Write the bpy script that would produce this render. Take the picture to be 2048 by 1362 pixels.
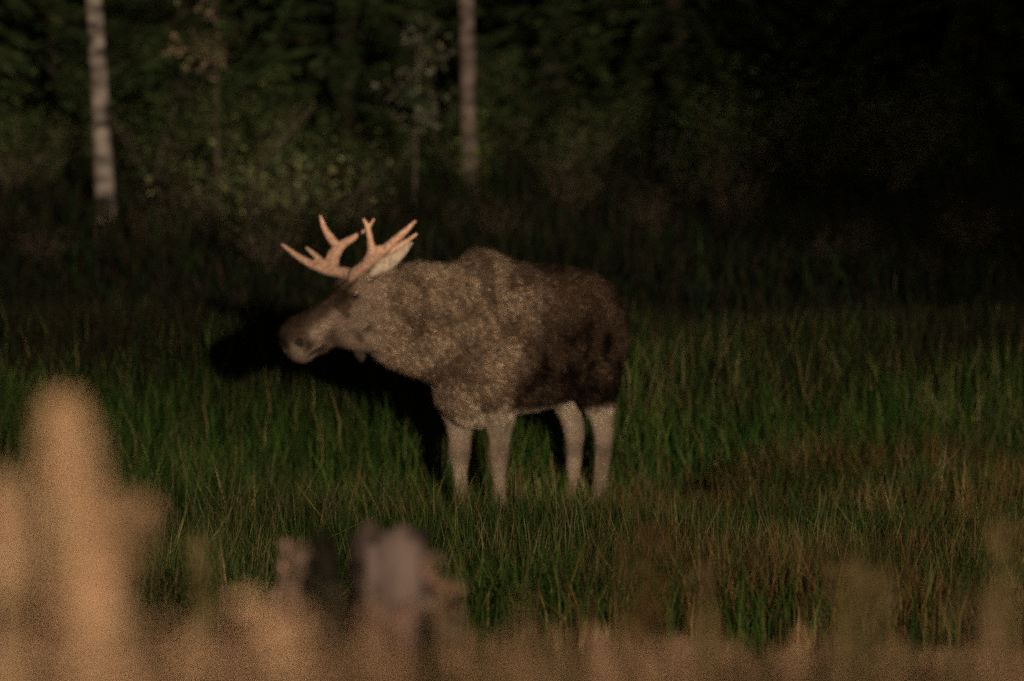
import bpy, math, random
import numpy as np
from mathutils import Vector, Matrix

random.seed(7); RNG = np.random.default_rng(7)
for o in list(bpy.data.objects): bpy.data.objects.remove(o)
scene = bpy.context.scene
COL = scene.collection
rad = math.radians

# ---------------------------------------------------------------- camera
ZC = 4.5                       # camera height above the moose's ground
FPX = 400 / 36 * 2048          # focal length in photo pixels
PITCH = math.atan2(-(ZC - 1.28), 80.0)
cam_d = bpy.data.cameras.new('camera'); cam = bpy.data.objects.new('camera', cam_d); COL.objects.link(cam)
cam.location = (0, 0, ZC); cam.rotation_euler = (math.pi / 2 + PITCH, 0, 0)
cam_d.lens = 400; cam_d.sensor_width = 36; cam_d.clip_start = 0.5; cam_d.clip_end = 2000
cam_d.dof.use_dof = True; cam_d.dof.focus_distance = 67.5; cam_d.dof.aperture_fstop = 2.8
scene.camera = cam
scene.cycles.sample_clamp_direct = 3.0; scene.cycles.sample_clamp_indirect = 1.0
scene.cycles.use_adaptive_sampling = True; scene.cycles.adaptive_threshold = 0.07; scene.cycles.adaptive_min_samples = 24
scene.cycles.use_denoising = False      # keep the sensor-like grain of a dusk exposure

# ---------------------------------------------------------------- sky, sun, exposure
SUN_EL = rad(3.9); SUN_AZ = rad(6.4)      # low evening sun behind the camera, a little to the right
world = bpy.data.worlds.new('World'); scene.world = world; world.use_nodes = True
wn = world.node_tree.nodes; wl = world.node_tree.links
sky = wn.new('ShaderNodeTexSky'); sky.sky_type = 'NISHITA'; sky.sun_disc = False
sky.sun_elevation = SUN_EL; sky.sun_rotation = math.pi - SUN_AZ
wl.new(sky.outputs[0], wn['Background'].inputs[0]); wn['Background'].inputs[1].default_value = 0.035
sun_d = bpy.data.lights.new('sun', 'SUN'); sun_d.energy = 3.5; sun_d.angle = rad(0.6); sun_d.color = (1.0, 0.82, 0.64)
sun = bpy.data.objects.new('sun', sun_d); COL.objects.link(sun)
to_sun = Vector((math.sin(SUN_AZ) * math.cos(SUN_EL), -math.cos(SUN_AZ) * math.cos(SUN_EL), math.sin(SUN_EL)))
sun.rotation_euler = to_sun.to_track_quat('Z', 'Y').to_euler(); sun.location = (20, -30, 30)
vs = scene.view_settings
vs.view_transform = 'Standard'; vs.look = 'None'; vs.exposure = 0.0; vs.gamma = 1.0; vs.use_curve_mapping = False

# ---------------------------------------------------------------- helpers
def at(px, py, dist):
    """photo pixel (2048 wide) + distance along Y -> world point"""
    f = Vector((0, math.cos(PITCH), math.sin(PITCH))); u = Vector((0, -math.sin(PITCH), math.cos(PITCH)))
    d = f + Vector((1, 0, 0)) * ((px - 1024) / FPX) + u * ((681 - py) / FPX)
    return Vector((0, 0, ZC)) + d * (dist / d.y)

def smooth(a, b, x):
    t = np.clip((x - a) / (b - a), 0, 1); return t * t * (3 - 2 * t)

def noise2(x, y, seed=0, freq=1.0):
    """cheap smooth value noise, 0..1"""
    x = np.asarray(x, float) * freq + seed * 13.7; y = np.asarray(y, float) * freq + seed * 7.3
    xi = np.floor(x); yi = np.floor(y); fx = x - xi; fy = y - yi
    fx = fx * fx * (3 - 2 * fx); fy = fy * fy * (3 - 2 * fy)
    def h(a, b):
        s = np.sin(a * 127.1 + b * 311.7 + seed * 74.7) * 43758.5453
        return s - np.floor(s)
    return (h(xi, yi) * (1 - fx) + h(xi + 1, yi) * fx) * (1 - fy) + (h(xi, yi + 1) * (1 - fx) + h(xi + 1, yi + 1) * fx) * fy

TY = [-160, 0, 12, 20, 32, 47, 56, 64, 72, 80, 81.5, 84, 88, 95, 105, 112, 125, 160, 260, 420]
TZ = [2.9, 2.8, 2.75, 2.72, 2.05, 1.25, 0.55, 0.12, 0.0, 0.0, 0.03, 0.42, 0.82, 0.98, 1.22, 1.52, 2.2, 5.0, 16, 40]
def ground_z(x, y):
    x = np.asarray(x, float); y = np.asarray(y, float)
    z = np.interp(y, TY, TZ)
    z = (z + np.interp(y - 1.5, TY, TZ) + np.interp(y + 1.5, TY, TZ)) / 3
    amp = 0.05 + 0.15 * smooth(95, 125, y)
    return z + (noise2(x, y, 3, 0.45) - 0.5) * amp * 2 * 0.6 + (noise2(x, y, 5, 0.12) - 0.5) * amp * 2 * smooth(4, 30, np.abs(y - 80))

def tag(o, label=None, cat=None, group=None, kind=None):
    if label: o['label'] = label
    if cat: o['category'] = cat
    if group: o['group'] = group
    if kind: o['kind'] = kind
    return o

def empty(name, loc, rz=0.0):
    o = bpy.data.objects.new(name, None); o.empty_display_size = 0.2; COL.objects.link(o)
    o.location = loc; o.rotation_euler = (0, 0, rz); return o

def np_mesh(name, V, F, C=None, smooth_shade=False):
    """V (n,3); F (m,k) all faces with k corners; C (n,3) optional per-vertex colour"""
    V = np.asarray(V, np.float32); F = np.asarray(F, np.int32); k = F.shape[1]
    me = bpy.data.meshes.new(name)
    me.vertices.add(len(V)); me.vertices.foreach_set('co', V.ravel())
    me.loops.add(F.size); me.loops.foreach_set('vertex_index', F.ravel())
    me.polygons.add(len(F)); me.polygons.foreach_set('loop_start', np.arange(0, F.size, k, dtype=np.int32))
    me.update(calc_edges=True)
    if C is not None:
        a = me.color_attributes.new('Col', 'FLOAT_COLOR', 'POINT')
        a.data.foreach_set('color', np.concatenate([C, np.ones((len(C), 1))], 1).astype(np.float32).ravel())
    if smooth_shade: me.polygons.foreach_set('use_smooth', np.ones(len(F), bool))
    return me

def link(name, me, mat, parent=None, loc=None):
    o = bpy.data.objects.new(name, me); COL.objects.link(o)
    if mat and not me.materials: me.materials.append(mat)
    if parent: o.parent = parent
    if loc is not None: o.location = loc
    return o

def copy_tree(o, parent=None):
    c = o.copy(); COL.objects.link(c); c.parent = parent
    for ch in o.children: copy_tree(ch, c)
    return c

def tube(path, radii, n=8, squash=None):
    """tapered tube; returns V, F(quads) with end fans collapsed to a small ring"""
    P = [Vector(p) for p in path]; V = []; F = []
    up = Vector((0.13, 0.31, 0.94)).normalized()
    for i, p in enumerate(P):
        d = (P[min(i + 1, len(P) - 1)] - P[max(i - 1, 0)]).normalized()
        a = d.cross(up)
        if a.length < 0.05: a = d.cross(Vector((1, 0, 0)))
        a.normalize(); b = d.cross(a)
        r = radii[i]
        for k in range(n):
            t = 2 * math.pi * k / n
            V.append(p + a * (math.cos(t) * r) + b * (math.sin(t) * r * (squash or 1)))
    for i in range(len(P) - 1):
        for k in range(n):
            F.append((i * n + k, i * n + (k + 1) % n, (i + 1) * n + (k + 1) % n, (i + 1) * n + k))
    c0 = len(V); V.append(P[0]); V.append(P[-1])
    e = (len(P) - 1) * n
    for k in range(0, n, 2):
        F.append((c0, (k + 2) % n, k + 1, k)); F.append((c0 + 1, e + k, e + k + 1, e + (k + 2) % n))
    return V, F

class MB:
    def __init__(s): s.V = []; s.F = []
    def add(s, VF):
        b = len(s.V); s.V += [tuple(v) for v in VF[0]]; s.F += [tuple(i + b for i in f) for f in VF[1]]
    def mesh(s, name, sm=True):
        return np_mesh(name, np.array(s.V), np.array(s.F), smooth_shade=sm)

def remeshed(mesh, voxel, smooth_it):
    o = bpy.data.objects.new('tmp', mesh); COL.objects.link(o)
    m = o.modifiers.new('r', 'REMESH'); m.mode = 'VOXEL'; m.voxel_size = voxel
    s = o.modifiers.new('s', 'SMOOTH'); s.factor = 0.5; s.iterations = smooth_it
    dg = bpy.context.evaluated_depsgraph_get(); dg.update()
    me = bpy.data.meshes.new_from_object(o.evaluated_get(dg))
    bpy.data.objects.remove(o)
    me.polygons.foreach_set('use_smooth', np.ones(len(me.polygons), bool))
    return me

# ---------------------------------------------------------------- materials
def mat_base(name, rough=0.9, spec=0.1):
    m = bpy.data.materials.new(name); m.use_nodes = True
    b = m.node_tree.nodes['Principled BSDF']; b.inputs['Roughness'].default_value = rough
    b.inputs['Specular IOR Level'].default_value = spec
    return m, m.node_tree.nodes, m.node_tree.links, b

def attr_mat(name, rough=0.9, spec=0.02, var=0.35, scale=3.0, tint=(1, 1, 1)):
    """per-blade / per-leaf colour attribute times procedural variation"""
    m, n, l, b = mat_base(name, rough, spec)
    a = n.new('ShaderNodeAttribute'); a.attribute_name = 'Col'
    t = n.new('ShaderNodeTexNoise'); t.inputs['Scale'].default_value = scale; t.inputs['Detail'].default_value = 4
    g = n.new('ShaderNodeNewGeometry'); l.new(g.outputs['Position'], t.inputs['Vector'])
    r = n.new('ShaderNodeMapRange'); r.inputs[1].default_value = 0.3; r.inputs[2].default_value = 0.7
    r.inputs[3].default_value = 1 - var; r.inputs[4].default_value = 1 + var
    l.new(t.outputs[0], r.inputs[0])
    x = n.new('ShaderNodeVectorMath'); x.operation = 'SCALE'
    l.new(a.outputs['Color'], x.inputs[0]); l.new(r.outputs[0], x.inputs['Scale'])
    l.new(x.outputs[0], b.inputs['Base Color'])
    return m

def noise_mat(name, c0, c1, scale=4, detail=6, rough=0.9, bump=0.0, stretch=(1, 1, 1), lo=0.35, hi=0.65, spec=0.1):
    m, n, l, b = mat_base(name, rough, spec)
    tc = n.new('ShaderNodeTexCoord'); mp = n.new('ShaderNodeMapping'); mp.inputs['Scale'].default_value = stretch
    t = n.new('ShaderNodeTexNoise'); t.inputs['Scale'].default_value = scale; t.inputs['Detail'].default_value = detail
    l.new(tc.outputs['Object'], mp.inputs[0]); l.new(mp.outputs[0], t.inputs['Vector'])
    r = n.new('ShaderNodeValToRGB'); r.color_ramp.elements[0].position = lo; r.color_ramp.elements[1].position = hi
    r.color_ramp.elements[0].color = (*c0, 1); r.color_ramp.elements[1].color = (*c1, 1)
    l.new(t.outputs[0], r.inputs[0]); l.new(r.outputs[0], b.inputs['Base Color'])
    if bump:
        bp = n.new('ShaderNodeBump'); bp.inputs['Strength'].default_value = bump; bp.inputs['Distance'].default_value = 0.02
        l.new(t.outputs[0], bp.inputs['Height']); l.new(bp.outputs[0], b.inputs['Normal'])
    return m

M = {}
M['soil'] = noise_mat('soil', (0.010, 0.009, 0.005), (0.028, 0.022, 0.012), 1.5, 8, bump=0.6)
M['blade'] = attr_mat('grass_blade', var=0.35, scale=1.2)
M['dry'] = attr_mat('dry_grass', var=0.25, scale=6)
M['leaf'] = attr_mat('leaf', var=0.4, scale=1.0)
M['needle'] = attr_mat('needle', var=0.45, scale=1.5)
M['spruce_bark'] = noise_mat('spruce_bark', (0.010, 0.008, 0.006), (0.03, 0.022, 0.017), 9, 8, bump=0.8, stretch=(1, 1, 0.3))
M['twig'] = noise_mat('twig', (0.03, 0.022, 0.016), (0.08, 0.06, 0.045), 12, 5, bump=0.3)
M['moss'] = noise_mat('moss', (0.02, 0.03, 0.008), (0.06, 0.08, 0.02), 8, 6, bump=0.6)
M['stump_bark'] = noise_mat('stump_bark', (0.025, 0.018, 0.014), (0.10, 0.068, 0.054), 7, 7, bump=0.9, stretch=(1, 1, 0.25))
M['stump_wood'] = noise_mat('stump_wood', (0.07, 0.048, 0.038), (0.19, 0.135, 0.112), 9, 7, bump=0.5, stretch=(1, 1, 0.2))

def birch_mat(name, pale, dark):
    """pale bark with dark horizontal scars and grey patches"""
    m, n, l, b = mat_base(name, 0.75, 0.2)
    tc = n.new('ShaderNodeTexCoord'); mp = n.new('ShaderNodeMapping'); mp.inputs['Scale'].default_value = (2.6, 2.6, 5.5)
    t = n.new('ShaderNodeTexNoise'); t.inputs['Scale'].default_value = 1.3; t.inputs['Detail'].default_value = 6
    l.new(tc.outputs['Object'], mp.inputs[0]); l.new(mp.outputs[0], t.inputs['Vector'])
    r = n.new('ShaderNodeValToRGB'); r.color_ramp.elements[0].position = 0.40; r.color_ramp.elements[1].position = 0.60
    r.color_ramp.elements[0].color = (*dark, 1); r.color_ramp.elements[1].color = (*pale, 1)
    t2 = n.new('ShaderNodeTexNoise'); t2.inputs['Scale'].default_value = 2.5; l.new(tc.outputs['Object'], t2.inputs['Vector'])
    r2 = n.new('ShaderNodeMapRange'); r2.inputs[1].default_value = 0.3; r2.inputs[2].default_value = 0.7; r2.inputs[3].default_value = 0.5; r2.inputs[4].default_value = 1.15
    l.new(t2.outputs[0], r2.inputs[0])
    x = n.new('ShaderNodeVectorMath'); x.operation = 'SCALE'; l.new(r.outputs[0], x.inputs[0]); l.new(r2.outputs[0], x.inputs['Scale'])
    l.new(t.outputs[0], r.inputs[0]); l.new(x.outputs[0], b.inputs['Base Color'])
    return m
M['birch'] = birch_mat('birch_bark', (0.235, 0.195, 0.162), (0.022, 0.017, 0.013))
M['aspen'] = birch_mat('grey_bark', (0.135, 0.100, 0.080), (0.03, 0.023, 0.018))
M['antler'] = noise_mat('antler', (0.40, 0.21, 0.125), (0.62, 0.39, 0.265), 34, 8, rough=0.65, bump=0.9, spec=0.3)
def stain(m, z0, z1, lo, hi):
    """antlers: stained dark at the burr, worn pale at the tips"""
    n, l = m.node_tree.nodes, m.node_tree.links; b = n['Principled BSDF']; src = b.inputs['Base Color'].links[0].from_socket
    tc = n.new('ShaderNodeTexCoord'); sp = n.new('ShaderNodeSeparateXYZ'); l.new(tc.outputs['Object'], sp.inputs[0])
    r = n.new('ShaderNodeMapRange'); r.inputs[1].default_value = z0; r.inputs[2].default_value = z1; r.inputs[3].default_value = lo; r.inputs[4].default_value = hi
    l.new(sp.outputs['Z'], r.inputs[0]); x = n.new('ShaderNodeVectorMath'); x.operation = 'SCALE'
    l.new(src, x.inputs[0]); l.new(r.outputs[0], x.inputs['Scale']); l.new(x.outputs[0], b.inputs['Base Color'])
stain(M['antler'], 1.72, 2.12, 0.55, 1.2)
M['eye'], *_ = mat_base('eye', 0.15, 0.5); M['eye'].node_tree.nodes['Principled BSDF'].inputs['Base Color'].default_value = (0.012, 0.008, 0.006, 1)
M['eyelid'] = noise_mat('eyelid', (0.35, 0.19, 0.15), (0.5, 0.3, 0.24), 30)
M['nostril'] = noise_mat('nostril', (0.012, 0.009, 0.008), (0.02, 0.016, 0.013), 20)
M['hoof'] = noise_mat('hoof', (0.02, 0.016, 0.013), (0.045, 0.035, 0.03), 12, rough=0.5)

# ---------------------------------------------------------------- ground
gy = np.unique(np.concatenate([np.arange(-160, 10, 5), np.arange(10, 60, 1.5), np.arange(60, 130, 0.7), np.arange(130, 421, 10)]))
gx = np.unique(np.concatenate([np.arange(-160, -20, 10), np.arange(-20, 20.1, 0.8), np.arange(20, 161, 10)]))
GX, GY = np.meshgrid(gx, gy); GZ = ground_z(GX, GY)
nx = len(gx); idx = np.arange(len(gy) * nx).reshape(len(gy), nx)
F = np.stack([idx[:-1, :-1], idx[:-1, 1:], idx[1:, 1:], idx[1:, :-1]], -1).reshape(-1, 4)
tag(link('ground', np_mesh('ground', np.stack([GX, GY, GZ], -1).reshape(-1, 3), F, smooth_shade=True), M['soil']), kind='structure',
    label='dark sloping ground rising from the meadow to the forest')

# ---------------------------------------------------------------- grass builder
def blades(base, h, w, C, lean=0.25, curl=0.25, rng=RNG, tipdark=1.0):
    """base (n,3), h,w (n,), C (n,3) -> V, F(tri), C; each blade bends over towards its tip"""
    n = len(base); a = rng.uniform(0, 2 * math.pi, n); ld = rng.uniform(0, 2 * math.pi, n)
    l1 = np.abs(rng.normal(0, lean, n)) * h; l2 = l1 * (1.6 + curl * rng.random(n)) + curl * h * rng.random(n) ** 2
    dx = np.cos(ld); dy = np.sin(ld); wx = np.cos(a) * w / 2; wy = np.sin(a) * w / 2
    z0 = np.zeros(n)
    p0 = base + np.stack([-wx, -wy, z0 - 0.03], 1); p1 = base + np.stack([wx, wy, z0 - 0.03], 1)
    m = base + np.stack([dx * l1 * 0.5, dy * l1 * 0.5, h * 0.58], 1)
    p2 = m + np.stack([-wx, -wy, z0], 1) * 0.8; p3 = m + np.stack([wx, wy, z0], 1) * 0.8
    tz = np.maximum(h * (1 - 0.35 * (l2 / h) ** 2), h * 0.5)
    p4 = base + np.stack([dx * l2, dy * l2, tz], 1)
    V = np.stack([p0, p1, p2, p3, p4], 1).reshape(-1, 3); b = np.arange(n)[:, None] * 5
    F = np.concatenate([b + [0, 1, 3], b + [0, 3, 2], b + [2, 3, 4]], 0)
    return V, F, np.repeat(C, 5, 0)

def pal(n, cols, w=None, jit=0.25, rng=RNG):
    cols = np.array(cols); k = rng.choice(len(cols), n, p=w)
    return np.clip(cols[k] * np.exp(rng.normal(0, jit, (n, 1))) * np.exp(rng.normal(0, 0.06, (n, 3))), 0, 0.9)

GREEN = [(0.017, 0.039, 0.007), (0.027, 0.046, 0.008), (0.042, 0.050, 0.013), (0.010, 0.029, 0.006)]
STRAW = [(0.085, 0.065, 0.026), (0.06, 0.046, 0.018), (0.10, 0.08, 0.04)]
RUST = [(0.070, 0.042, 0.015), (0.09, 0.056, 0.021), (0.05, 0.034, 0.013)]

def half_w(y): return y * 1024 / FPX          # half frame width at that distance

# -- the meadow: green sedge with straw and rusty patches
def meadow_points(n, y0, y1, margin):
    y = y0 + (y1 - y0) * RNG.random(n); x = (RNG.random(n) * 2 - 1) * (half_w(y) + margin)
    return x, y
nb = 150000
x, y = meadow_points(nb, 60, 91, 1.2)
x2, y2 = meadow_points(12000, 55, 92, 12)
x = np.concatenate([x, x2]); y = np.concatenate([y, y2])
patch = noise2(x, y, 11, 0.5) * 0.6 + noise2(x, y, 12, 1.3) * 0.4
keep = RNG.random(len(x)) < 0.55 + 0.6 * noise2(x, y, 21, 0.9)
x, y, patch = x[keep], y[keep], patch[keep]; n = len(x)
# rusty sedge on the near right, straw on the left
rust_p = smooth(0.42, 0.62, patch + .1) * smooth(82.0, 79.6, y) * smooth(0.0, 1.2, x)
straw_p = smooth(0.5, 0.7, noise2(x, y, 31, 0.7)) * 0.20 + 0.03
C = pal(n, GREEN, jit=0.28)
r = RNG.random(n); s = r < rust_p * 0.85; C[s] = pal(int(s.sum()), RUST, jit=0.3)
s2 = (RNG.random(n) < straw_p); C[s2] = pal(int(s2.sum()), STRAW, jit=0.3)
C *= (0.65 + 0.7 * noise2(x, y, 81, 0.7))[:, None]
h = (0.30 + 0.35 * noise2(x, y, 41, 0.8)) * RNG.uniform(0.6, 1.25, n); h[s2] *= 1.15
near_m = smooth(2.2, 0.6, np.hypot((x + 0.1) / 1.2, y - 79.6)); h *= 1 - 0.55 * near_m
h *= 1 - 0.45 * smooth(1.9, 1.2, np.abs(x + 0.05)) * smooth(82.2, 81.2, y) * smooth(74, 76.5, y)
h *= 1 - 0.5 * smooth(87, 90.5, y)
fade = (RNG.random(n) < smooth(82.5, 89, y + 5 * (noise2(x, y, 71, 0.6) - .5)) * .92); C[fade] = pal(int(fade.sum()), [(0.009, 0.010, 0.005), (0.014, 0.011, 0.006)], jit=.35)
w = RNG.uniform(0.005, 0.012, n)
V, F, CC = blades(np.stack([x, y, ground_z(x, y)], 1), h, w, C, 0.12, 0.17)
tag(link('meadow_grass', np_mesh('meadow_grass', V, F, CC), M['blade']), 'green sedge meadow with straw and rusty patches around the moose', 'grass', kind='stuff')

# ---------------------------------------------------------------- heath layer under the forest edge
n = 52000
y = 87.5 + 43 * RNG.random(n) ** 1.15; x = (RNG.random(n) * 2 - 1) * (half_w(y) + 3)
hz = 0.12 + 0.5 * noise2(x, y, 51, 0.8) ** 1.5 * smooth(88, 96, y)
C = pal(n, [(0.007, 0.0075, 0.004), (0.013, 0.009, 0.0055), (0.006, 0.011, 0.0035), (0.016, 0.014, 0.008), (0.006, 0.013, 0.0035)], jit=0.35)
V, F, CC = blades(np.stack([x, y, ground_z(x, y)], 1), hz * RNG.uniform(0.6, 1.3, n), RNG.uniform(0.008, 0.02, n), C, 0.45, 0.4)
tag(link('heath', np_mesh('heath', V, F, CC), M['blade']), 'dark brown heather and bilberry under the forest edge', 'undergrowth', kind='stuff')

# ---------------------------------------------------------------- leaves
def leaf_cloud(P, size, C, rng=RNG, flat=0.5):
    """two-triangle folded leaves at points P"""
    n = len(P); d = rng.normal(0, 1, (n, 3)); d[:, 2] *= flat; d /= np.linalg.norm(d, axis=1, keepdims=True)
    e = np.cross(d, rng.normal(0, 1, (n, 3))); e /= np.linalg.norm(e, axis=1, keepdims=True)
    f = np.cross(d, e); s = size[:, None]
    a = P - d * s; b = P + d * s; c = P + e * s * 0.45 + f * s * 0.15; g = P - e * s * 0.45 + f * s * 0.15
    V = np.stack([a, c, b, g], 1).reshape(-1, 3); k = np.arange(n)[:, None] * 4
    F = np.concatenate([k + [0, 1, 2], k + [0, 2, 3]], 0)
    return V, F, np.repeat(C, 4, 0)

# ---------------------------------------------------------------- trees
def bent_trunk(h, r0, r1, bend, seed, n=14, zb=-0.3):
    rr = random.Random(seed); P = []; R = []
    ph = rr.uniform(0, 6)
    for i in range(n):
        t = i / (n - 1); z = zb + (h - zb) * t ** 1.35
        P.append((math.sin(z * 0.55 + ph) * 0.03 + bend[0] * (z / h) , math.cos(z * 0.5 + ph) * 0.03 + bend[1] * (z / h), z))
        R.append(r1 + (r0 - r1) * (1 - t) ** 0.8 + (0.35 * r0 if i == 0 else 0.12 * r0 if i == 1 else 0))
    return P, R

def broadleaf(name, px, py, dist, h, r0, bend, seed, bark, label, group=None, crown_z=4.6, nl=2600, leafcol=GREEN, branches=9, moss=False, blen=1.0, spread=0.33, lsize=1.0):
    base = at(px, py, dist); base.z = float(ground_z(base.x, base.y))
    root = empty(name, base); rr = random.Random(seed); rng = np.random.default_rng(seed)
    P, R = bent_trunk(h, r0, r0 * 0.25, bend, seed)
    m = MB(); m.add(tube(P, R, 14)); link('trunk', m.mesh('trunk'), M[bark], root)
    tips = []
    for i in range(branches):
        t = rr.uniform(0.0, 1.0); z = crown_z + (h * 0.95 - crown_z) * t
        k = np.interp(z, [p[2] for p in P], range(len(P))); i0 = int(k); fr = k - i0; i1 = min(i0 + 1, len(P) - 1)
        b = Vector(P[i0]).lerp(Vector(P[i1]), fr); a = rr.uniform(0, 6.28); L = blen * rr.uniform(1.0, 2.0) * (1.15 - 0.6 * t)
        pts = [b + Vector((math.cos(a) * L * s, math.sin(a) * L * s, L * (0.75 * s - 0.35 * s * s))) for s in (0, 0.3, 0.65, 1)]
        mm = MB(); mm.add(tube(pts, [0.03 * blen, 0.022 * blen, 0.014 * blen, 0.006 * blen], 6)); link('limb', mm.mesh('limb'), M[bark], root)
        tips += [pts[1], pts[2], pts[3], pts[3]]
    T = np.array([tuple(tips[i]) for i in rng.integers(0, len(tips), nl)])
    Pl = T + rng.normal(0, spread, (nl, 3)) * [1, 1, 0.8]
    V, F, CC = leaf_cloud(Pl, rng.uniform(0.025, 0.05, nl), pal(nl, leafcol, jit=0.3, rng=rng), rng)
    link('crown', np_mesh('crown', V, F, CC), M['leaf'], root)
    if moss:
        q = 420; a = rng.uniform(0, 6.28, q); z = rng.random(q) ** 1.6 * 0.9; rd = r0 * (1.25 + 0.7 * np.exp(-z * 3)) * rng.uniform(0.9, 1.25, q)
        V, F, CC = leaf_cloud(np.stack([np.cos(a) * rd, np.sin(a) * rd, z - 0.05], 1), rng.uniform(0.02, 0.045, q),
                              pal(q, [(0.035, 0.05, 0.012), (0.06, 0.075, 0.02)], jit=0.3, rng=rng), rng)
        tag(link('moss', np_mesh('moss', V, F, CC), M['leaf'], root), kind='stuff')
    return tag(root, label, 'tree', group)

broadleaf('birch_tree', 206, 475, 106, 13, 0.095, (-0.6, 0.1), 3, 'birch',
          'white-barked birch with dark scars and the lowest visible foot')
broadleaf('aspen_tree', 946, 392, 110, 14, 0.088, (-0.25, 0.1), 5, 'aspen',
          'plain grey-brown trunk with mossy green foot behind the moose', moss=True)
broadleaf('birch_sapling', 822, 425, 107, 1.75, 0.012, (0.05, 0), 8, 'aspen',
          'thin pale sapling stem between the birch and the mossy-footed trunk', crown_z=0.7, nl=260,
          leafcol=[(0.06, 0.065, 0.045), (0.085, 0.07, 0.05), (0.04, 0.04, 0.025)], branches=6, blen=0.16, spread=0.11)
broadleaf('young_birch', 428, 420, 104.5, 3.3, 0.012, (0.0, 0), 18, 'twig',
          'slim young birch with tan leaf clusters rising over the pale bushes', crown_z=1.25, nl=520,
          leafcol=[(0.10, 0.075, 0.045), (0.13, 0.10, 0.06), (0.04, 0.04, 0.02)], branches=9, blen=0.25, spread=0.09)

def spruce_meshes(seed, h):
    rr = random.Random(seed); rng = np.random.default_rng(seed)
    P, R = bent_trunk(h, 0.13, 0.02, (0, 0), seed)
    m = MB(); m.add(tube(P, R, 10)); tm = m.mesh('trunk')
    pts = []; dirs = []; sz = []; z = 0.25
    while z < h - 0.3:
        low = z < 4.5
        nbr = 7 if low else 5; L = (1.75 if low else 1.6) * (1 - z / h) ** 0.8 + 0.15
        for i in range(nbr):
            a = rr.uniform(0, 6.28); l = L * rr.uniform(0.65, 1.15); droop = rr.uniform(0.25, 0.6)
            nt = int((64 if low else 14) * l) + 6
            s = rng.random(nt) ** 0.75
            q = np.stack([np.cos(a) * l * s, np.sin(a) * l * s, z - droop * l * s * s + 0.12 * s], 1)
            side = rng.choice([-1, 1], nt); td = np.stack([np.cos(a) * 0.7 - side * np.sin(a) * 0.7, np.sin(a) * 0.7 + side * np.cos(a) * 0.7, rng.uniform(-0.75, 0.05, nt)], 1)
            pts.append(q); dirs.append(td); sz.append((0.11 + 0.13 * (1 - s)) * rng.uniform(0.7, 1.3, nt) * (1 if low else 2))
        z += rr.uniform(0.14, 0.24) if low else rr.uniform(0.4, 0.6)
    Pn = np.concatenate(pts); D = np.concatenate(dirs); S = np.concatenate(sz); n = len(Pn)
    D /= np.linalg.norm(D, axis=1, keepdims=True)
    E = np.cross(D, rng.normal(0, 1, (n, 3))); E /= np.linalg.norm(E, axis=1, keepdims=True)
    wv = (S * rng.uniform(0.06, 0.13, n))[:, None]
    V = np.stack([Pn - E * wv * 0.6, Pn + E * wv * 0.6, Pn + D * S[:, None] * 0.55 + E * wv, Pn + D * S[:, None], Pn + D * S[:, None] * 0.55 - E * wv], 1).reshape(-1, 3)
    k = np.arange(n)[:, None] * 5
    F = np.concatenate([k + [0, 1, 2], k + [0, 2, 4], k + [2, 3, 4]], 0)
    C = pal(n, [(0.010, 0.017, 0.006), (0.014, 0.021, 0.0075), (0.019, 0.023, 0.009), (0.018, 0.015, 0.008)], [0.35, 0.35, 0.2, 0.1], 0.35, rng)
    return tm, np_mesh('crown', V, F, np.repeat(C, 5, 0))

SPR = [spruce_meshes(100 + i, h) for i, h in enumerate((12.0, 9.0, 14.0))]
spots = []
rr = random.Random(42)
for k in range(34):
    d = rr.choice([111, 113, 115, 118, 121, 124, 128]) + rr.uniform(-1, 1)
    d = d if k not in (14, 15, 16, 21, 22) else 125 + k % 3
    spots.append((-520 + k * 94 + rr.uniform(-40, 40), d))
for i, (px, d) in enumerate(spots):
    b = at(px, 400, d); v = i % 3
    root = empty('spruce_tree', (b.x, b.y, float(ground_z(b.x, b.y)) - 0.05), rr.uniform(0, 6.28))
    s = rr.uniform(0.85, 1.15); root.scale = (s, s, s)
    link('trunk', SPR[v][0], M['spruce_bark'], root); link('crown', SPR[v][1], M['needle'], root)
    zone = ('around the white-barked birch' if px < 330 else 'between the white birch and the mossy-footed trunk' if px < 900 else 'beside the mossy-footed trunk' if px < 1150 else 'in the darkest stretch of the forest')
    tag(root, 'dark green spruce with drooping boughs ' + zone, 'spruce', 'spruces ' + zone)
# unseen spruces added behind the camera to keep sun off the dark forest stretch
for k, (x_, y_, s) in enumerate([(26.6 + 1.9 * (q // 2) + .9 * (q % 2), -98 - 5 * (q % 2), (2.2, 2.35, 2.1)[q % 3]) for q in range(10)]):
    root = empty('spruce_tree', (x_, y_, float(ground_z(x_, y_)) - 0.05), x_); root.scale = (s, s, s)
    link('trunk', SPR[2][0], M['spruce_bark'], root); link('crown', SPR[2][1], M['needle'], root)
    tag(root, 'tall unseen spruce added behind the camera to shade the forest edge', 'spruce', 'added shading spruces')

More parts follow.
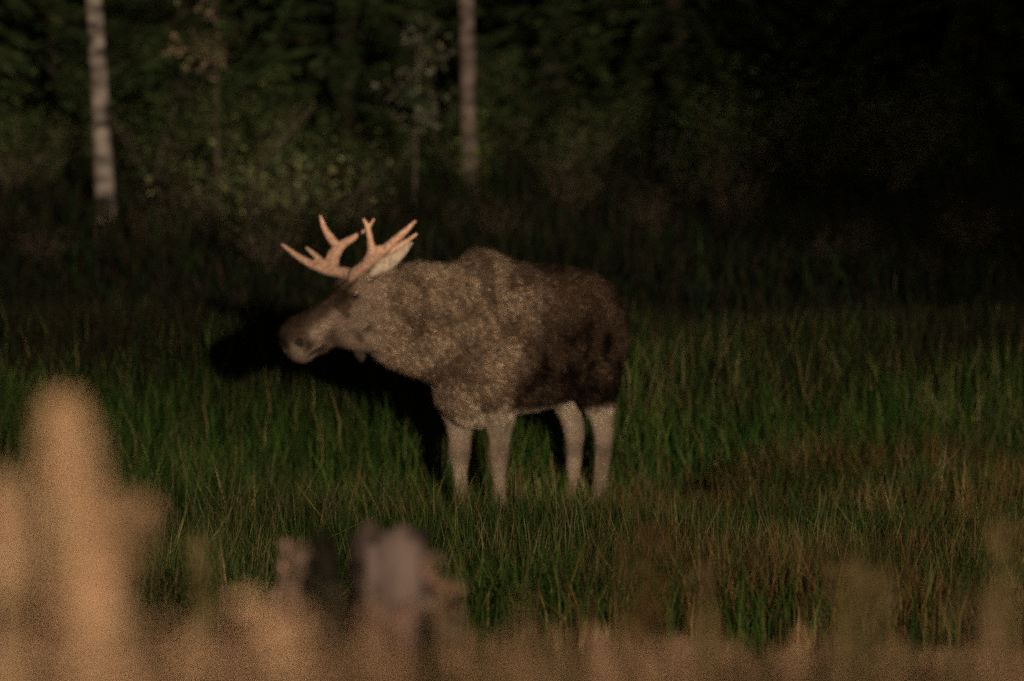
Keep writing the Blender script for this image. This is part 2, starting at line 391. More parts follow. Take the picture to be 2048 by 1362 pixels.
# shrubs
def shrub_meshes(seed, h, spread, nl, cols, nst=9):
    rr = random.Random(seed); rng = np.random.default_rng(seed); m = MB(); tips = []
    for i in range(nst):
        a = rr.uniform(0, 6.28); L = spread * rr.uniform(0.3, 1); H = h * rr.uniform(0.55, 1)
        pts = [Vector((math.cos(a) * L * s ** 1.3, math.sin(a) * L * s ** 1.3, -0.1 + (H + 0.1) * s)) for s in (0, 0.35, 0.7, 1)]
        m.add(tube(pts, [0.014, 0.011, 0.008, 0.004], 5)); tips += [pts[1], pts[2], pts[2], pts[3], pts[3]]
    T = np.array([tuple(t) for t in tips])[rng.integers(0, len(tips), nl)]
    V, F, CC = leaf_cloud(T + rng.normal(0, 0.17, (nl, 3)), rng.uniform(0.018, 0.045, nl), pal(nl, cols, jit=0.35, rng=rng), rng)
    return np_mesh('stems', np.array(m.V), np.array(m.F)), np_mesh('foliage', V, F, CC)
SHG = [shrub_meshes(200 + i, 1.1, 0.8, 1000, [(0.022, 0.034, 0.011), (0.03, 0.042, 0.014), (0.04, 0.042, 0.018)]) for i in range(3)]
SHB = [shrub_meshes(220 + i, 0.9, 0.7, 650, [(0.035, 0.025, 0.016), (0.045, 0.032, 0.020), (0.03, 0.028, 0.014)]) for i in range(2)]
SHP = [shrub_meshes(240 + i, 0.75, 0.8, 900, [(0.065, 0.075, 0.032), (0.085, 0.085, 0.04), (0.032, 0.042, 0.014)]) for i in range(2)]
def place_shrub(ms, px, d, s, label, group):
    b = at(px, 400, d)
    root = empty('shrub', (b.x, b.y, float(ground_z(b.x, b.y))), rr.uniform(0, 6.28)); root.scale = (s, s, s)
    link('stems', ms[0], M['twig'], root); link('foliage', ms[1], M['leaf'], root)
    return tag(root, label, 'shrub', group)
for k in range(30):
    place_shrub(SHG[k % 3], -60 + k * 74 + rr.uniform(-40, 40), rr.uniform(109, 118), rr.uniform(0.6, 1.1), 'dark green leafy shrub among the spruces', 'green shrubs at the forest edge')
for k in range(14):
    place_shrub(SHB[k % 2], -40 + k * 150 + rr.uniform(-60, 60), rr.uniform(98, 108), rr.uniform(0.3, 0.6), 'low dark brown shrub at the top of the meadow', 'brown shrubs above the meadow')

# pale lichen-coloured bushes left of the mossy trunk
for px, d, s, lab in ((470, 105, 0.85, 'pale sage-green bush between the birch and the thin sapling'),
                      (555, 105.6, 0.9, 'pale bush with an arching bare branch springing from it'),
                      (632, 105.3, 0.8, 'small pale tan bush beside the one with the arching branch')):
    o = place_shrub(SHP[0 if px < 600 else 1], px, d, s, lab, None)
    if 'arching' in lab:
        o.rotation_euler = (0, 0, 0); o.scale = (1, 1, 1); m = MB()
        m.add(tube([at(q, w_, d) - o.location for q, w_ in ((520, 390), (522, 325), (545, 300), (572, 275), (600, 238), (632, 206))], [.02, .018, .016, .014, .011, .005], 7))
        link('branch', m.mesh('branch'), M['twig'], o)

# ---------------------------------------------------------------- stump
def stump():
    b = at(785, 1250, 43.0); b.z = float(ground_z(b.x, b.y))
    top = at(785, 1055, 43.0).z - b.z
    root = empty('tree_stump', b); rng = random.Random(5)
    n = 28; V = []; Fq = []
    levels = [(-0.15, 0.26), (0.0, 0.215), (0.12, 0.18), (0.3, 0.16), (0.45, 0.155), (1.0, 0.15)]
    ph = [rng.uniform(0, 6.28) for _ in range(5)]
    for li, (f, r) in enumerate(levels):
        for k in range(n):
            a = 2 * math.pi * k / n
            rg = r * (1 + 0.08 * math.sin(3 * a + ph[0]) + 0.06 * math.sin(7 * a + ph[1] + f) + rng.uniform(-0.04, 0.04)) * (1 + (0.25 * max(0, math.sin(5 * a + ph[2])) if li < 2 else 0))
            z = f * top if li < 5 else top * (0.96 + 0.05 * math.sin(2 * a + ph[3]) + 0.03 * math.sin(5 * a) + rng.uniform(-0.04, 0.03))
            V.append((math.cos(a) * rg, math.sin(a) * rg, z))
    for i in range(len(levels) - 1):
        for k in range(n): Fq.append((i * n + k, i * n + (k + 1) % n, (i + 1) * n + (k + 1) % n, (i + 1) * n + k))
    link('bark', np_mesh('bark', np.array(V), np.array(Fq), smooth_shade=True), M['stump_bark'], root)
    # bare splintered wood: slabs standing inside the bark and over its worn front
    for k in range(9):
        a = rng.uniform(0, 6.28) if k > 3 else -1.57 + (k - 1.5) * 0.32; r = 0.145 if k <= 3 else rng.uniform(0.03, 0.11)
        m = MB(); x0, y0 = math.cos(a) * r, math.sin(a) * r; hh = top * (rng.uniform(0.85, 0.98) if k > 3 else (0.92, 0.98, 1.0, 0.94)[k])
        m.add(tube([(x0 * 1.15, y0 * 1.15, 0.25 * top), (x0, y0, 0.6 * top), (x0 * 0.96, y0 * 0.96, 0.9 * top), (x0 * 0.9, y0 * 0.9, hh)], [0.025, 0.042, 0.042, 0.026], 8))
        link('splinter', m.mesh('splinter'), M['stump_wood'], root)
    for k in range(4):
        a = -2.6 + k * 0.75; m = MB(); c, s = math.cos(a), math.sin(a)
        m.add(tube([(c * 0.12, s * 0.12, 0.16 * top), (c * 0.27, s * 0.27, 0.05 * top), (c * 0.42, s * 0.42, -0.1)], [0.07, 0.05, 0.02], 8)); link('root', m.mesh('root'), M['stump_bark'], root)
    tag(root, 'weathered broken tree stump with pale splintered front in the grass', 'stump')
stump()

def hummock(px, py_top, d, w, hgt, label):
    b = at(px, 1200, d); b.z = float(ground_z(b.x, b.y)); rng = np.random.default_rng(int(px))
    H = at(px, py_top, d).z - b.z
    root = empty('shadow_mound', b); n = 18; V = []; Fq = []
    for i in range(8):
        f = i / 7; r = w * math.cos(f * 1.45) ** 0.7
        for k in range(n):
            a = 2 * math.pi * k / n; q = r * (1 + 0.13 * math.sin(3 * a + px) + rng.uniform(-0.07, 0.07))
            V.append((math.cos(a) * q, math.sin(a) * q, -0.1 + (H + 0.1) * f + (rng.uniform(-0.03, 0.03) if i else 0)))
    for i in range(7):
        for k in range(n): Fq.append((i * n + k, i * n + (k + 1) % n, (i + 1) * n + (k + 1) % n, (i + 1) * n + k))
    link('mound', np_mesh('mound', np.array(V), np.array(Fq), smooth_shade=True), M['soil'], root)
    q = 500; a = rng.uniform(0, 6.28, q); f = rng.random(q); r = w * np.cos(f * 1.45) ** 0.7
    V, F, CC = blades(np.stack([np.cos(a) * r, np.sin(a) * r, -0.1 + (H + 0.1) * f], 1), rng.uniform(0.03, 0.1, q), rng.uniform(0.006, 0.012, q),
                      pal(q, [(0.006, 0.007, 0.004), (0.011, 0.011, 0.006)], rng=rng), 0.4, 0.4, rng)
    tag(link('tufts', np_mesh('tufts', V, F, CC), M['blade'], root), kind='stuff')
    tag(root, label, 'hummock')
hummock(645, 1078, 42.0, 0.12, 0.5, 'small dark mound standing in for the shadow gap beside the broken stump')  # dark mound added to stand in for the shadowed gap by the stump

# ---------------------------------------------------------------- moose
THETA = rad(50)                                   # body turned towards the camera
MO = Vector((at(960, 1045, 80).x, 80.0, 0.0)); MO.z = float(ground_z(MO.x, 80.0)) - 0.02
SC = 80.0 / FPX                                   # metres per photo pixel at the moose
moose = tag(empty('moose', MO), 'bull moose with orange-lit antlers standing broadside in the sedge meadow', 'moose')

def L2M(X, Y, z):                                 # body frame (forward, left, up) -> moose frame
    return Vector((-math.cos(THETA) * X + math.sin(THETA) * Y, -math.sin(THETA) * X - math.cos(THETA) * Y, z))
def PX(px, py, w):                                # photo pixel + depth offset -> moose frame
    p = at(px, py, 80.0 + w); return p - MO

def ringloft(rings, n=28, pinch=0.22):
    """rings: (centre, side vector, up vector, down vector); egg-shaped sections, closed ends"""
    V = []; F = []
    for c, s, u, d in rings:
        for k in range(n):
            t = 2 * math.pi * k / n; ct, st = math.cos(t), math.sin(t)
            V.append(c + s * (st * (1 - pinch * max(0, ct))) + (u if ct > 0 else d) * abs(ct))
    for i in range(len(rings) - 1):
        for k in range(n): F.append((i * n + k, i * n + (k + 1) % n, (i + 1) * n + (k + 1) % n, (i + 1) * n + k))
    c0 = len(V); V += [rings[0][0], rings[-1][0]]; e = (len(rings) - 1) * n
    for k in range(0, n, 2):
        F.append((c0, (k + 2) % n, k + 1, k)); F.append((c0 + 1, e + k, e + k + 1, e + (k + 2) % n))
    return V, F
Z = Vector((0, 0, 1))
bm_body = MB()
# torso
side = L2M(0, 1, 0); rings = []
for X, top, bot, hw in [(-1.50, 1.48, 1.22, .08), (-1.46, 1.60, 1.08, .16), (-1.36, 1.70, .98, .23), (-1.2, 1.755, .92, .275), (-1.0, 1.79, .88, .295),
                        (-.8, 1.805, .83, .315), (-.55, 1.82, .79, .33), (-.3, 1.86, .78, .33), (-.1, 1.935, .77, .31), (.05, 1.945, .76, .29),
                        (.18, 1.87, .79, .265), (.30, 1.78, .88, .22), (.38, 1.62, 1.0, .15), (.42, 1.45, 1.15, .07)]:
    zc = bot + (top - bot) * 0.46
    rings.append((L2M(X, 0, zc), side * hw, Z * (top - zc), Z * (bot - zc)))
bm_body.add(ringloft(rings))
# neck
NK = [(.02, -.08, 1.38, .50, .46, .25), (-.14, -.15, 1.40, .455, .43, .235), (-.27, -.20, 1.42, .425, .40, .21), (-.42, -.25, 1.46, .40, .39, .18),
      (-.58, -.30, 1.52, .33, .40, .155), (-.72, -.34, 1.58, .25, .40, .14), (-.82, -.37, 1.61, .19, .34, .11)]
rings = []
for i, (u, w, z, up, dn, hw) in enumerate(NK):
    a = NK[max(i - 1, 0)]; b = NK[min(i + 1, len(NK) - 1)]
    d = Vector((b[0] - a[0], b[1] - a[1], 0)).normalized(); s = Vector((d.y, -d.x, 0))
    rings.append((Vector((u, w, z)), s * hw, Z * up, Z * -dn))
bm_body.add(ringloft(rings))
# head
H0 = PX(738, 578, -.38); H1 = PX(578, 684, -.60)
hf = (H1 - H0).normalized(); HL = (H1 - H0).length
hl = Vector((0.62, -0.78, 0)); hl = (hl - hf * hl.dot(hf)).normalized(); ht = hf.cross(hl).normalized()
if ht.z < 0: ht = -ht
def HP(s, l, t): return H0 + hf * (s * HL) + hl * l + ht * t
rings = []
for s, up, dn, hw in [(-.14, .09, .15, .10), (-.04, .135, .25, .135), (.08, .15, .275, .145), (.2, .145, .27, .14), (.34, .125, .225, .118), (.5, .118, .18, .105),
                      (.64, .125, .165, .11), (.78, .14, .185, .125), (.9, .145, .20, .13), (.99, .125, .19, .115), (1.06, .075, .13, .07)]:
    rings.append((HP(s, 0, 0), hl * hw, ht * up, ht * -dn))
bm_body.add(ringloft(rings, 24, 0.15))
# lower jaw / lip, brow ridges, pedicles, dewlap root
bm_body.add(tube([HP(.25, 0, -.16), HP(.5, 0, -.15), HP(.72, 0, -.165), HP(.84, 0, -.16)], [.07, .06, .06, .035], 12))
for sg in (-1, 1):
    bm_body.add(tube([HP(.30, sg * .085, .085), HP(.20, sg * .115, .105), HP(.10, sg * .10, .125)], [.028, .042, .03], 10))
    bm_body.add(tube([HP(.06, sg * .05, .09), HP(.05, sg * .10, .16)], [.06, .045], 10))
    bm_body.add(tube([HP(.88, sg * .06, .04), HP(.96, sg * .085, .02), HP(1.0, sg * .07, -.04)], [.05, .05, .035], 10))   # nostril flare
# legs: (X, z, half length, half width)
def leg(pts, Y0, dY=0.0):
    rings = []
    fx = L2M(1, 0, 0); sy = L2M(0, 1, 0)
    for i, (X, z, a, b) in enumerate(pts):
        c = L2M(X, Y0 + dY * (1 - z / 1.3), z); rings.append((c, sy * b, fx * a, fx * -a))
    bm_body.add(ringloft(rings, 18, 0.0))
FRONT = [(X_, z_, a_ * (1.15 if z_ < .9 else 1), b_ * (1.15 if z_ < .9 else 1)) for X_, z_, a_, b_ in [(.05, 1.48, .12, .07), (.06, 1.25, .20, .11), (.05, 1.05, .19, .115), (.01, .88, .145, .10), (0, .74, .11, .082), (0, .60, .078, .062), (.016, .51, .084, .068),
         (.010, .40, .054, .048), (0, .25, .045, .042), (-.005, .13, .060, .054), (.02, .06, .062, .056), (.035, .03, .05, .05)]]
HIND = [(X_ + .05 if z_ > .9 else X_ * .55 + -1.16 * .45 + .03, z_, a_ * 1.05, b_ * 1.05) for X_, z_, a_, b_ in [(-1.12, 1.50, .12, .06), (-1.15, 1.3, .25, .10), (-1.14, 1.1, .25, .115), (-1.15, .94, .19, .10), (-1.20, .80, .125, .085), (-1.27, .68, .092, .07), (-1.31, .59, .085, .06),
        (-1.29, .48, .066, .054), (-1.255, .32, .056, .05), (-1.24, .15, .062, .056), (-1.20, .06, .064, .058), (-1.185, .03, .05, .05)]]
leg([(X - .03 * (1.4 - z), z, a, b) for X, z, a, b in FRONT], .17, -.02)
leg([(X + .035, z, a, b) for X, z, a, b in FRONT], -.17, .03)
leg([(X + .03 + .02 * (1.4 - z), z, a, b) for X, z, a, b in HIND], .17, 0)
leg([(X - .03 * (1.4 - z), z, a, b) for X, z, a, b in HIND], -.17, .02)
bm_body.add(tube([L2M(.30, 0, 1.12), L2M(.24, 0, .93), L2M(.14, 0, .83), L2M(-.05, 0, .80), L2M(-.3, 0, .86)], [.10, .15, .14, .12, .08], 14))   # brisket
bm_body.add(tube([PX(655, 664, -.50), PX(685, 672, -.46), PX(720, 676, -.43), PX(765, 676, -.38), PX(815, 690, -.30)], [.05, .085, .10, .10, .09], 14))   # jaw angle and throat
body_me = remeshed(bm_body.mesh('body'), 0.016, 7)

# ---- coat colour, from the place on the animal
nv = len(body_me.vertices); BV = np.empty(nv * 3, np.float32); body_me.vertices.foreach_get('co', BV); BV = BV.reshape(-1, 3)
BN = np.empty(nv * 3, np.float32); body_me.vertices.foreach_get('normal', BN); BN = BN.reshape(-1, 3)
def coat(P):
    u, w, z = P[:, 0], P[:, 1], P[:, 2]
    X = -math.cos(THETA) * u - math.sin(THETA) * w; Y = math.sin(THETA) * u - math.cos(THETA) * w
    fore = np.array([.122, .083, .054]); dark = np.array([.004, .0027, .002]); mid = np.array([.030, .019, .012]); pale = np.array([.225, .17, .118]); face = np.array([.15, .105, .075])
    n1 = noise2(X, z, 61, 5.0); n2 = .6 * noise2(X * 1.5 + .25 * z, z, 62, 6.0) + .4 * noise2(X * 3, z * 1.6, 63, 9.0); n3 = .5 * noise2(X * 1.8 - .5 * z, z * 1.1, 68, 12.0) + .5 * noise2(X * 2 + w, z * 1.3, 64, 22.0)
    C = np.repeat(fore[None], len(P), 0)
    def mix(C, col, t): return C * (1 - t[:, None]) + col * t[:, None]
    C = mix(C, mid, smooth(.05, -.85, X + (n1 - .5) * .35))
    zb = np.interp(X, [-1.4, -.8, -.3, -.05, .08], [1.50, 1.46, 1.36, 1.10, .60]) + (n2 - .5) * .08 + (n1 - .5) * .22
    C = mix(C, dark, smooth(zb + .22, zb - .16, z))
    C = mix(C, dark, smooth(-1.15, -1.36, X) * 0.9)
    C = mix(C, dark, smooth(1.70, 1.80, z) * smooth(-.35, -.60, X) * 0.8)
    C = mix(C, mid, smooth(.40, .70, n2) * 0.7 * smooth(.7, .9, z)); C = mix(C, mid, smooth(.45, .80, n3) * .45 * smooth(.7, .9, z))
    C = C * (1 + .22 * smooth(.5, .15, n3) + .18 * smooth(.5, .1, n1))[:, None]                        # streaky light and dark of folds, painted into the coat
    C = mix(C, face, smooth(-.60, -.78, u) * smooth(1.0, 1.1, z))
    C = mix(C, mid, smooth(.50, .75, noise2(u - z, z + u, 65, 13)) * smooth(-.70, -.80, u) * 0.8)
    C = C * (1 + .5 * smooth(-.98, -1.12, u) * (noise2(u, z, 66, 16) - .35))[:, None]
    C = mix(C, dark, smooth(.90, .80, z) * smooth(.66, .78, z) * smooth(.05, -.2, np.abs(X + .0) - .35) * smooth(.12, -.02, Y) * 0.85)  # shadow under the chest, above the far foreleg, painted into the coat
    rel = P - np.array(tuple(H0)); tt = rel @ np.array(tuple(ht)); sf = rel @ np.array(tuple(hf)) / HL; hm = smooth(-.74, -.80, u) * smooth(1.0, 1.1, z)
    C = mix(C, mid * .6, smooth(.01, .085, tt + (n1 - .5) * .06) * smooth(.14, .3, sf) * hm * .85)              # dark bridge of the nose, shade of its turned-away plane painted in
    C = mix(C, mid * .7, np.exp(-((sf - .62) / .09) ** 2) * smooth(-.02, -.09, tt) * hm * .7)                   # corner of the mouth
    C = mix(C, pale, (np.exp(-((sf - .78) / .06) ** 2 - ((tt + .01) / .05) ** 2) + np.exp(-((sf - 1.0) / .05) ** 2 - ((tt + .07) / .06) ** 2)) * hm * .75)
    C = mix(C, mid * .6, np.exp(-((sf - .89) / .045) ** 2 - ((tt + .01) / .07) ** 2) * hm * .8)                   # round the nostril
    C = mix(C, mid * .7, np.exp(-((sf - .25) / .08) ** 2 - ((tt - .05) / .05) ** 2) * hm * .6)                    # round the eye
    C = mix(C, pale, smooth(.86, .74, z + (n1 - .5) * .10))
    inner = smooth(1.02, .88, z) * smooth(-.95, -1.05, X) * smooth(.16, .10, np.abs(Y))
    C = mix(C, pale, inner * .9)
    C = C * (1 - .35 * smooth(.40, .75, noise2(X * 2 + Y * 3, z * .6, 69, 9)) * smooth(.85, .75, z))[:, None]
    C = C * (1 - .4 * np.exp(-((z - .50) / .06) ** 2) * smooth(.86, .7, z))[:, None]
    C = mix(C, dark, smooth(.10, .05, z))
    return C
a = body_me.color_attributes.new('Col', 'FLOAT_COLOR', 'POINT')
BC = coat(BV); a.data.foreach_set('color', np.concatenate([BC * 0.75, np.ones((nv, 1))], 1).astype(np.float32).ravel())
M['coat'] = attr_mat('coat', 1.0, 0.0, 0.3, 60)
M['fur'] = attr_mat('fur', 1.0, 0.0, 0.15, 25)
body_me.materials.clear(); body = link('body', body_me, M['coat'], moose)

# ---- fur: short strands lying back along the animal
nf = 340000
poly = np.array([tuple(p.vertices) if len(p.vertices) == 4 else tuple(p.vertices) + (p.vertices[-1],) for p in body_me.polygons])
pa = np.empty(len(poly), np.float32); body_me.polygons.foreach_get('area', pa)
pk = RNG.choice(len(poly), nf, p=pa / pa.sum()); w4 = RNG.dirichlet((1, 1, 1, 1), nf)
FP = (BV[poly[pk]] * w4[..., None]).sum(1); FN = (BN[poly[pk]] * w4[..., None]).sum(1); FN /= np.linalg.norm(FN, axis=1, keepdims=True)
back = np.array(tuple(L2M(-1, 0, -0.55))); flow = np.repeat(back[None], nf, 0)
hd = smooth(-.62, -.8, FP[:, 0]); flow = flow * (1 - hd[:, None]) + np.array(tuple(-hf + Vector((0.2, 0, -0.25))))[None] * hd[:, None]
lg = smooth(.85, .7, FP[:, 2]); flow = flow * (1 - lg[:, None]) + np.array([0, 0, -1.0]) * lg[:, None]
flow = flow - FN * (flow * FN).sum(1, keepdims=True); flow /= np.maximum(np.linalg.norm(flow, axis=1, keepdims=True), .05)
D = flow + FN * RNG.uniform(.18, .55, (nf, 1)) + RNG.normal(0, .22, (nf, 3)); D /= np.linalg.norm(D, axis=1, keepdims=True)
Ln = .030 + .022 * smooth(1.6, 1.85, FP[:, 2]) + .03 * smooth(1.2, 1.05, FP[:, 2]) * smooth(.8, .95, FP[:, 2])
Ln = Ln * (1 - .45 * hd) * (1 - .6 * lg) * RNG.uniform(.6, 1.35, nf)
E = np.cross(D, FN); E /= np.maximum(np.linalg.norm(E, axis=1, keepdims=True), 1e-4); E = E * (RNG.uniform(.0014, .0030, nf) * (1 - .3 * hd))[:, None]
FV = np.stack([FP - E - FN * .004, FP + E - FN * .004, FP + D * Ln[:, None]], 1).reshape(-1, 3)
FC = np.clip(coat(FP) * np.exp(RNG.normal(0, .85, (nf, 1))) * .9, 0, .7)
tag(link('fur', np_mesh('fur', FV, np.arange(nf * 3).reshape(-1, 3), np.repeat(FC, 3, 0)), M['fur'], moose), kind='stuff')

# ---- antlers
def antler(root_pt, strokes):
    m = MB()
    for pts, rr_ in strokes:
        P = [PX(*p) for p in pts]; Q = []; R = []
        for i in range(len(P) - 1):                            # smooth the stroke (Catmull-Rom)
            p0, p1, p2, p3 = P[max(i - 1, 0)], P[i], P[i + 1], P[min(i + 2, len(P) - 1)]
            for k in range(4):
                t = k / 4; Q.append(0.5 * ((2 * p1) + (p2 - p0) * t + (2 * p0 - 5 * p1 + 4 * p2 - p3) * t * t + (3 * p1 - p0 - 3 * p2 + p3) * t ** 3)); R.append(rr_[i] * (1 - t) + rr_[i + 1] * t)
        Q.append(P[-1]); R.append(rr_[-1]); m.add(tube(Q, [r_ * 1.26 for r_ in R], 10))
    me = remeshed(m.mesh('antler'), 0.0075, 3); me.materials.clear()
    return link('antler', me, M['antler'], moose)
# the one reaching away on the far (right) side of the head
antler(None, [
    ([(704, 556, -.42), (690, 546, -.38), (652, 540, -.30), (607, 520, -.20), (562, 487, -.08)], [.036, .034, .029, .022, .007]),
    ([(650, 532, -.29), (632, 512, -.22), (611, 494, -.17)], [.024, .018, .007]),
    ([(668, 538, -.33), (668, 512, -.26), (672, 492, -.20), (652, 462, -.14), (640, 430, -.10)], [.028, .034, .028, .019, .007]),
    ([(672, 508, -.25), (684, 490, -.20), (706, 476, -.14), (731, 460, -.08)], [.030, .026, .019, .008]),
    ([(655, 530, -.30), (664, 508, -.25), (680, 492, -.2)], [.022, .026, .02])])
# the one reaching towards the viewer on the near (left) side
antler(None, [
    ([(712, 560, -.46), (708, 550, -.50), (735, 528, -.60), (768, 500, -.70), (800, 472, -.78), (832, 441, -.84)], [.038, .036, .032, .028, .022, .007]),
    ([(728, 534, -.58), (742, 506, -.66), (740, 478, -.72), (735, 454, -.76), (726, 436, -.78)], [.026, .026, .018, .014, .006]),
    ([(738, 470, -.73), (738, 455, -.75), (749, 437, -.76)], [.014, .012, .006]),
    ([(750, 515, -.66), (775, 505, -.66), (806, 487, -.64), (836, 466, -.62)], [.022, .022, .016, .006]),
    ([(733, 522, -.60), (752, 502, -.68), (770, 497, -.71)], [.024, .028, .02])])

# ---- ears: cupped leaf shapes
def ear(base, tip, wide, nrm):
    d = tip - base; L = d.length; d.normalize(); s = d.cross(nrm).normalized(); nn = s.cross(d).normalized()
    m = MB(); R = []
    for t, wd in [(0, .35), (.12, .62), (.3, .95), (.5, 1.0), (.7, .8), (.87, .45), (1.0, .08)]:
        R.append((base + d * (L * t) - nn * (0.10 * wide * math.sin(t * 3)), s * (wide * wd), nn * (.012 + .028 * (1 - t)), nn * -(.016 + .03 * (1 - t))))
    m.add(ringloft(R, 16, 0)); me = remeshed(m.mesh('ear'), .008, 2); me.materials.clear()
    return link('ear', me, M['ear'], moose)
M['ear'] = noise_mat('ear_fur', (.24, .18, .125), (.46, .37, .27), 40, 6, bump=.4)
ear(PX(740, 550, -.48), PX(826, 484, -.50), .058, Vector((.3, -1, .35)))
ear(PX(722, 552, -.30), PX(742, 500, -.08), .058, Vector((-.3, -1, .2)))

# ---- eyes, nostrils, dewlap, tail, hooves
def blob(name, c, r, mat, sx=(1, 1, 1), parent=None):
    m = MB(); n = 12; rings = []
    for i in range(9):
        t = math.pi * (i + .5) / 9
        rings.append((Vector((0, 0, -math.cos(t) * r * sx[2])), Vector((math.sin(t) * r * sx[0], 0, 0)), Vector((0, math.sin(t) * r * sx[1], 0)), Vector((0, -math.sin(t) * r * sx[1], 0))))
    m.add(ringloft(rings, n, 0)); return link(name, m.mesh(name), M[mat], parent or moose, c)
for sg in (1, -1):
    e = blob('eye', HP(.22, sg * .130, .065), .019, 'eye')
    m = MB(); m.add(tube([HP(.215, sg * .138, .086), HP(.195, sg * .143, .09), HP(.175, sg * .139, .084)], [.006, .013, .006], 8))
    l_ = m.mesh('eyelid'); o = link('eyelid', l_, M['eyelid'], e); o.location = -e.location
    m = MB(); m.add(tube([HP(.94, sg * .126, .035), HP(.97, sg * .136, .01), HP(.955, sg * .130, -.02)], [.018, .034, .016], 10)); link('nostril', m.mesh('nostril'), M['nostril'], moose)
mouth = MB(); mouth.add(tube([HP(.74, .112, -.125), HP(.84, .118, -.12), HP(.94, .105, -.125)], [.006, .013, .007], 8)); link('mouth', mouth.mesh('mouth'), M['nostril'], moose)
bell = MB(); b0 = PX(718, 690, -.44)
bell.add(tube([b0 + Vector((0, 0, .06)), b0 + Vector((0, 0, -.03)), b0 + Vector((.01, 0, -.06)), b0 + Vector((.015, 0, -.09)), b0 + Vector((.02, 0, -.12))], [.05, .052, .046, .034, .014], 12))
M['bell'] = noise_mat('dewlap_fur', (.015, .01, .008), (.05, .035, .025), 30, 6, bump=.5)
link('dewlap', bell.mesh('dewlap'), M['bell'], moose)
tl = MB(); tl.add(tube([L2M(-1.46, 0, 1.52), L2M(-1.53, 0, 1.47), L2M(-1.54, 0, 1.38)], [.04, .035, .012], 10))
link('tail', tl.mesh('tail'), M['bell'], moose)
for X, Y in ((-.01, .155), (.06, -.145), (-1.15, .17), (-1.24, -.155)):
    m = MB()
    for q in (-1, 1):
        m.add(tube([L2M(X - .02, Y + q * .027, .06), L2M(X + .03, Y + q * .03, .02), L2M(X + .085, Y + q * .02, -.015)], [.035, .036, .012], 8))
    link('hoof', m.mesh('hoof'), M['hoof'], moose)

# ---------------------------------------------------------------- dry foreground plants
SAND = [(0.49, 0.305, 0.17), (0.41, 0.25, 0.135), (0.57, 0.365, 0.215)]
TAN = [(0.27, 0.16, 0.087), (0.20, 0.118, 0.063), (0.34, 0.205, 0.118)]
OLIVE = [(0.11, 0.080, 0.034), (0.14, 0.10, 0.046), (0.08, 0.064, 0.025)]
def dry_clump(name, px, py, d, wpx, cols, label, nst=110, lean=.12, plume=0, cat='grass tuft', group=None, shift=0, pf=.45):
    d = d * (1.28 if d < 28 else 1.3 if d < 35 else 1)
    """a tuft whose tops reach photo row py at distance d; wpx its half width in photo pixels"""
    rng = np.random.default_rng(int(px * 7 + py)); b = at(px + shift, 1362, d); b.z = float(ground_z(b.x, b.y))
    t = at(px, py, d); H = t.z - b.z; hw = wpx * d / FPX
    root = empty(name, b)
    r = np.sqrt(rng.random(nst)); a = rng.uniform(0, 6.28, nst)
    off = np.stack([np.cos(a) * r * hw, np.sin(a) * r * hw * 1.2, np.zeros(nst)], 1)
    h = H * (1 - .42 * r ** 1.5) * rng.uniform(.68, 1.03, nst)
    V, F, CC = blades(off, h, rng.uniform(.004, .009, nst) * d / 17, pal(nst, cols, jit=.22, rng=rng), lean * .5, lean, rng)
    V[:, 0] += (t.x - b.x) * np.clip(V[:, 2] / H, 0, 1.1)
    tag(link('stalks', np_mesh('stalks', V, F, CC), M['dry'], root), kind='stuff')
    if plume:
        z = H * (1 - pf * rng.random(plume) ** 1.2); aa = rng.uniform(0, 6.28, plume); rr_ = hw * rng.random(plume) ** .6 * (.35 + .65 * np.minimum(1, (H * 1.03 - z) / (.25 * pf * H)))
        Pn = np.stack([np.cos(aa) * rr_ + (t.x - b.x) * z / H, np.sin(aa) * rr_, z], 1)
        V, F, CC = leaf_cloud(Pn, rng.uniform(.006, .016, plume) * d / 17, pal(plume, cols, jit=.2, rng=rng), rng, 1.5)
        tag(link('seed_heads', np_mesh('seed_heads', V, F, CC), M['dry'], root), kind='stuff')
    return tag(root, label, cat, group)
dry_clump('dry_plume_plant', 126, 800, 17.0, 60, SAND, 'tall pale sandy seed plume, the highest of the foreground plants', 120, .05, 1300, 'plant', shift=120, pf=.55)
dry_clump('dry_plume_plant', 10, 945, 16.5, 55, SAND, 'pale plume leaning against the tall sandy seed plume at knee height', 70, .10, 260, 'plant', pf=.3)
dry_clump('dry_plume_plant', 62, 985, 17.5, 34, SAND, 'narrow pale plume wedged between the leaning plume and the tall one', 40, .08, 120, 'plant', pf=.3)
dry_clump('dry_plume_plant', 232, 985, 17.5, 34, TAN, 'browner short plume touching the side of the tall sandy plume', 45, .08, 110, 'plant', shift=-10, pf=.25)
dry_clump('dry_plume_plant', 286, 1000, 19.0, 26, TAN, 'slender brown plume standing clear of the tall sandy plume', 30, .08, 70, 'plant', shift=-10, pf=.2)
dry_clump('dry_grass_tuft', 500, 1195, 19.0, 55, SAND, 'pale sandy grass tuft below the small dark mound', 90, .12, 160, pf=.3)
dry_clump('dry_grass_tuft', 575, 1215, 18.0, 45, SAND, 'second pale sandy tuft below the small dark mound, slightly shorter', 70, .12, 120, pf=.3)
dry_clump('dry_grass_tuft', 395, 1075, 27.0, 35, OLIVE, 'thin olive grass tuft between the plumes and the stump', 40, .1, 60)
dry_clump('dry_grass_tuft', 590, 1085, 42.0, 38, [(0.22, 0.14, 0.10), (0.17, 0.11, 0.08)], 'reddish tuft beside the dark mound', 70, .08, 120)
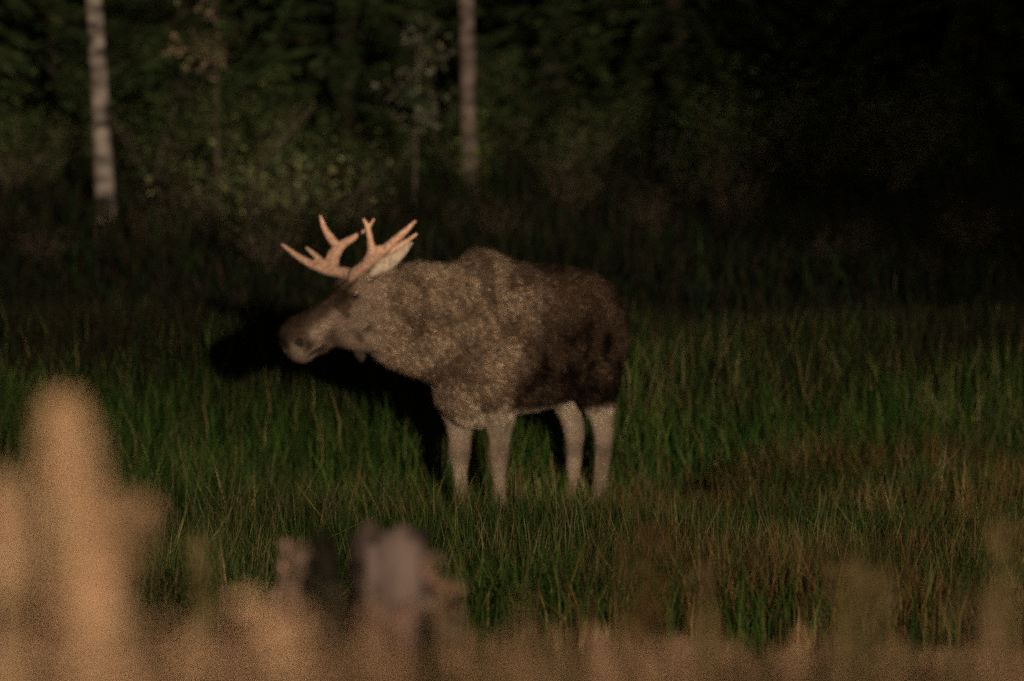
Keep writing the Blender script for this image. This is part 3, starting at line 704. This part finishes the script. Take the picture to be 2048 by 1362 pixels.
for px, py, d, w, ns in ((745, 1175, 38, 30, 50), (800, 1200, 38, 34, 50), (868, 1110, 40, 34, 60), (905, 1165, 39, 30, 50)):
    dry_clump('dry_grass_tuft', px, py, d, w, [(0.16, 0.095, 0.06), (0.11, 0.065, 0.042), (0.21, 0.13, 0.09)], 'reddish brown tuft growing against the foot of the broken stump', ns, .1, 40, group='tufts around the stump', pf=.4)
TUFTS = [(1290, 1055, 40, 55, RUST, 60, 60), (1410, 1125, 30, 34, OLIVE, 50, 30), (1700, 1120, 28, 40, OLIVE, 80, 60), (1760, 1150, 26, 36, OLIVE, 70, 50), (2005, 1045, 27, 26, OLIVE, 60, 50),
         (165, 1140, 16, 50, SAND, 70, 120), (215, 1215, 16, 50, SAND, 70, 80), (60, 1170, 15, 60, TAN, 80, 80), (345, 1250, 16, 50, SAND, 60, 60), (430, 1275, 15, 55, SAND, 60, 60)]
tr = random.Random(77)
for k in range(34):
    px = 620 + k * 43 + tr.uniform(-25, 25)
    base = np.interp(px, [600, 760, 900, 1100, 1300, 1450, 1560, 1700, 1850, 2048], [1230, 1190, 1200, 1235, 1190, 1240, 1290, 1215, 1265, 1190])
    TUFTS.append((px, base + tr.uniform(-35, 65), tr.uniform(17, 25), tr.uniform(40, 80), TAN if tr.random() < .72 else OLIVE, tr.randint(75, 120), tr.randint(4, 14)))
for i, (px, py, d, w, cols, ns, pl) in enumerate(TUFTS):
    nm = 'tan' if cols is TAN else 'sandy' if cols is SAND else 'olive' if cols is OLIVE else 'rusty'
    dry_clump('dry_grass_tuft', px, py, d, w, cols, {'tan': 'blurred tan grass tuft in the bank of dry foreground grass', 'sandy': 'blurred sandy grass tuft at the foot of the tall plume',
              'olive': 'blurred olive-brown grass tuft among the tan tufts of the foreground bank', 'rusty': 'rusty brown sedge tuft between the stump and the foreground bank'}[nm], ns, .10, pl, pf=.3,
              group={'tan': 'tan foreground tufts', 'sandy': 'sandy foreground tufts', 'olive': 'olive foreground tufts'}.get(nm))
# continuous dry growth on the bank between the tufts
n = 9000
y = 15 + 38 * RNG.random(n) ** 1.5; x = (RNG.random(n) * 2 - 1) * (half_w(y) + 2.0)
zg = ground_z(x, y); top = np.clip(ZC - (.0652 + .004 * (noise2(x / y * 30, y * 0, 91, 1.6) - .5)) * y - zg, .10, .62) * RNG.uniform(.45, 1.0, n) ** .6
V, F, CC = blades(np.stack([x, y, zg], 1), top, RNG.uniform(.004, .009, n) * np.maximum(1, y / 25), pal(n, TAN + TAN + OLIVE, jit=.3), .12, .2)
tag(link('bank_grass', np_mesh('bank_grass', V, F, CC), M['dry']), 'dry brown grass covering the bank in front of the meadow', 'grass', kind='stuff')
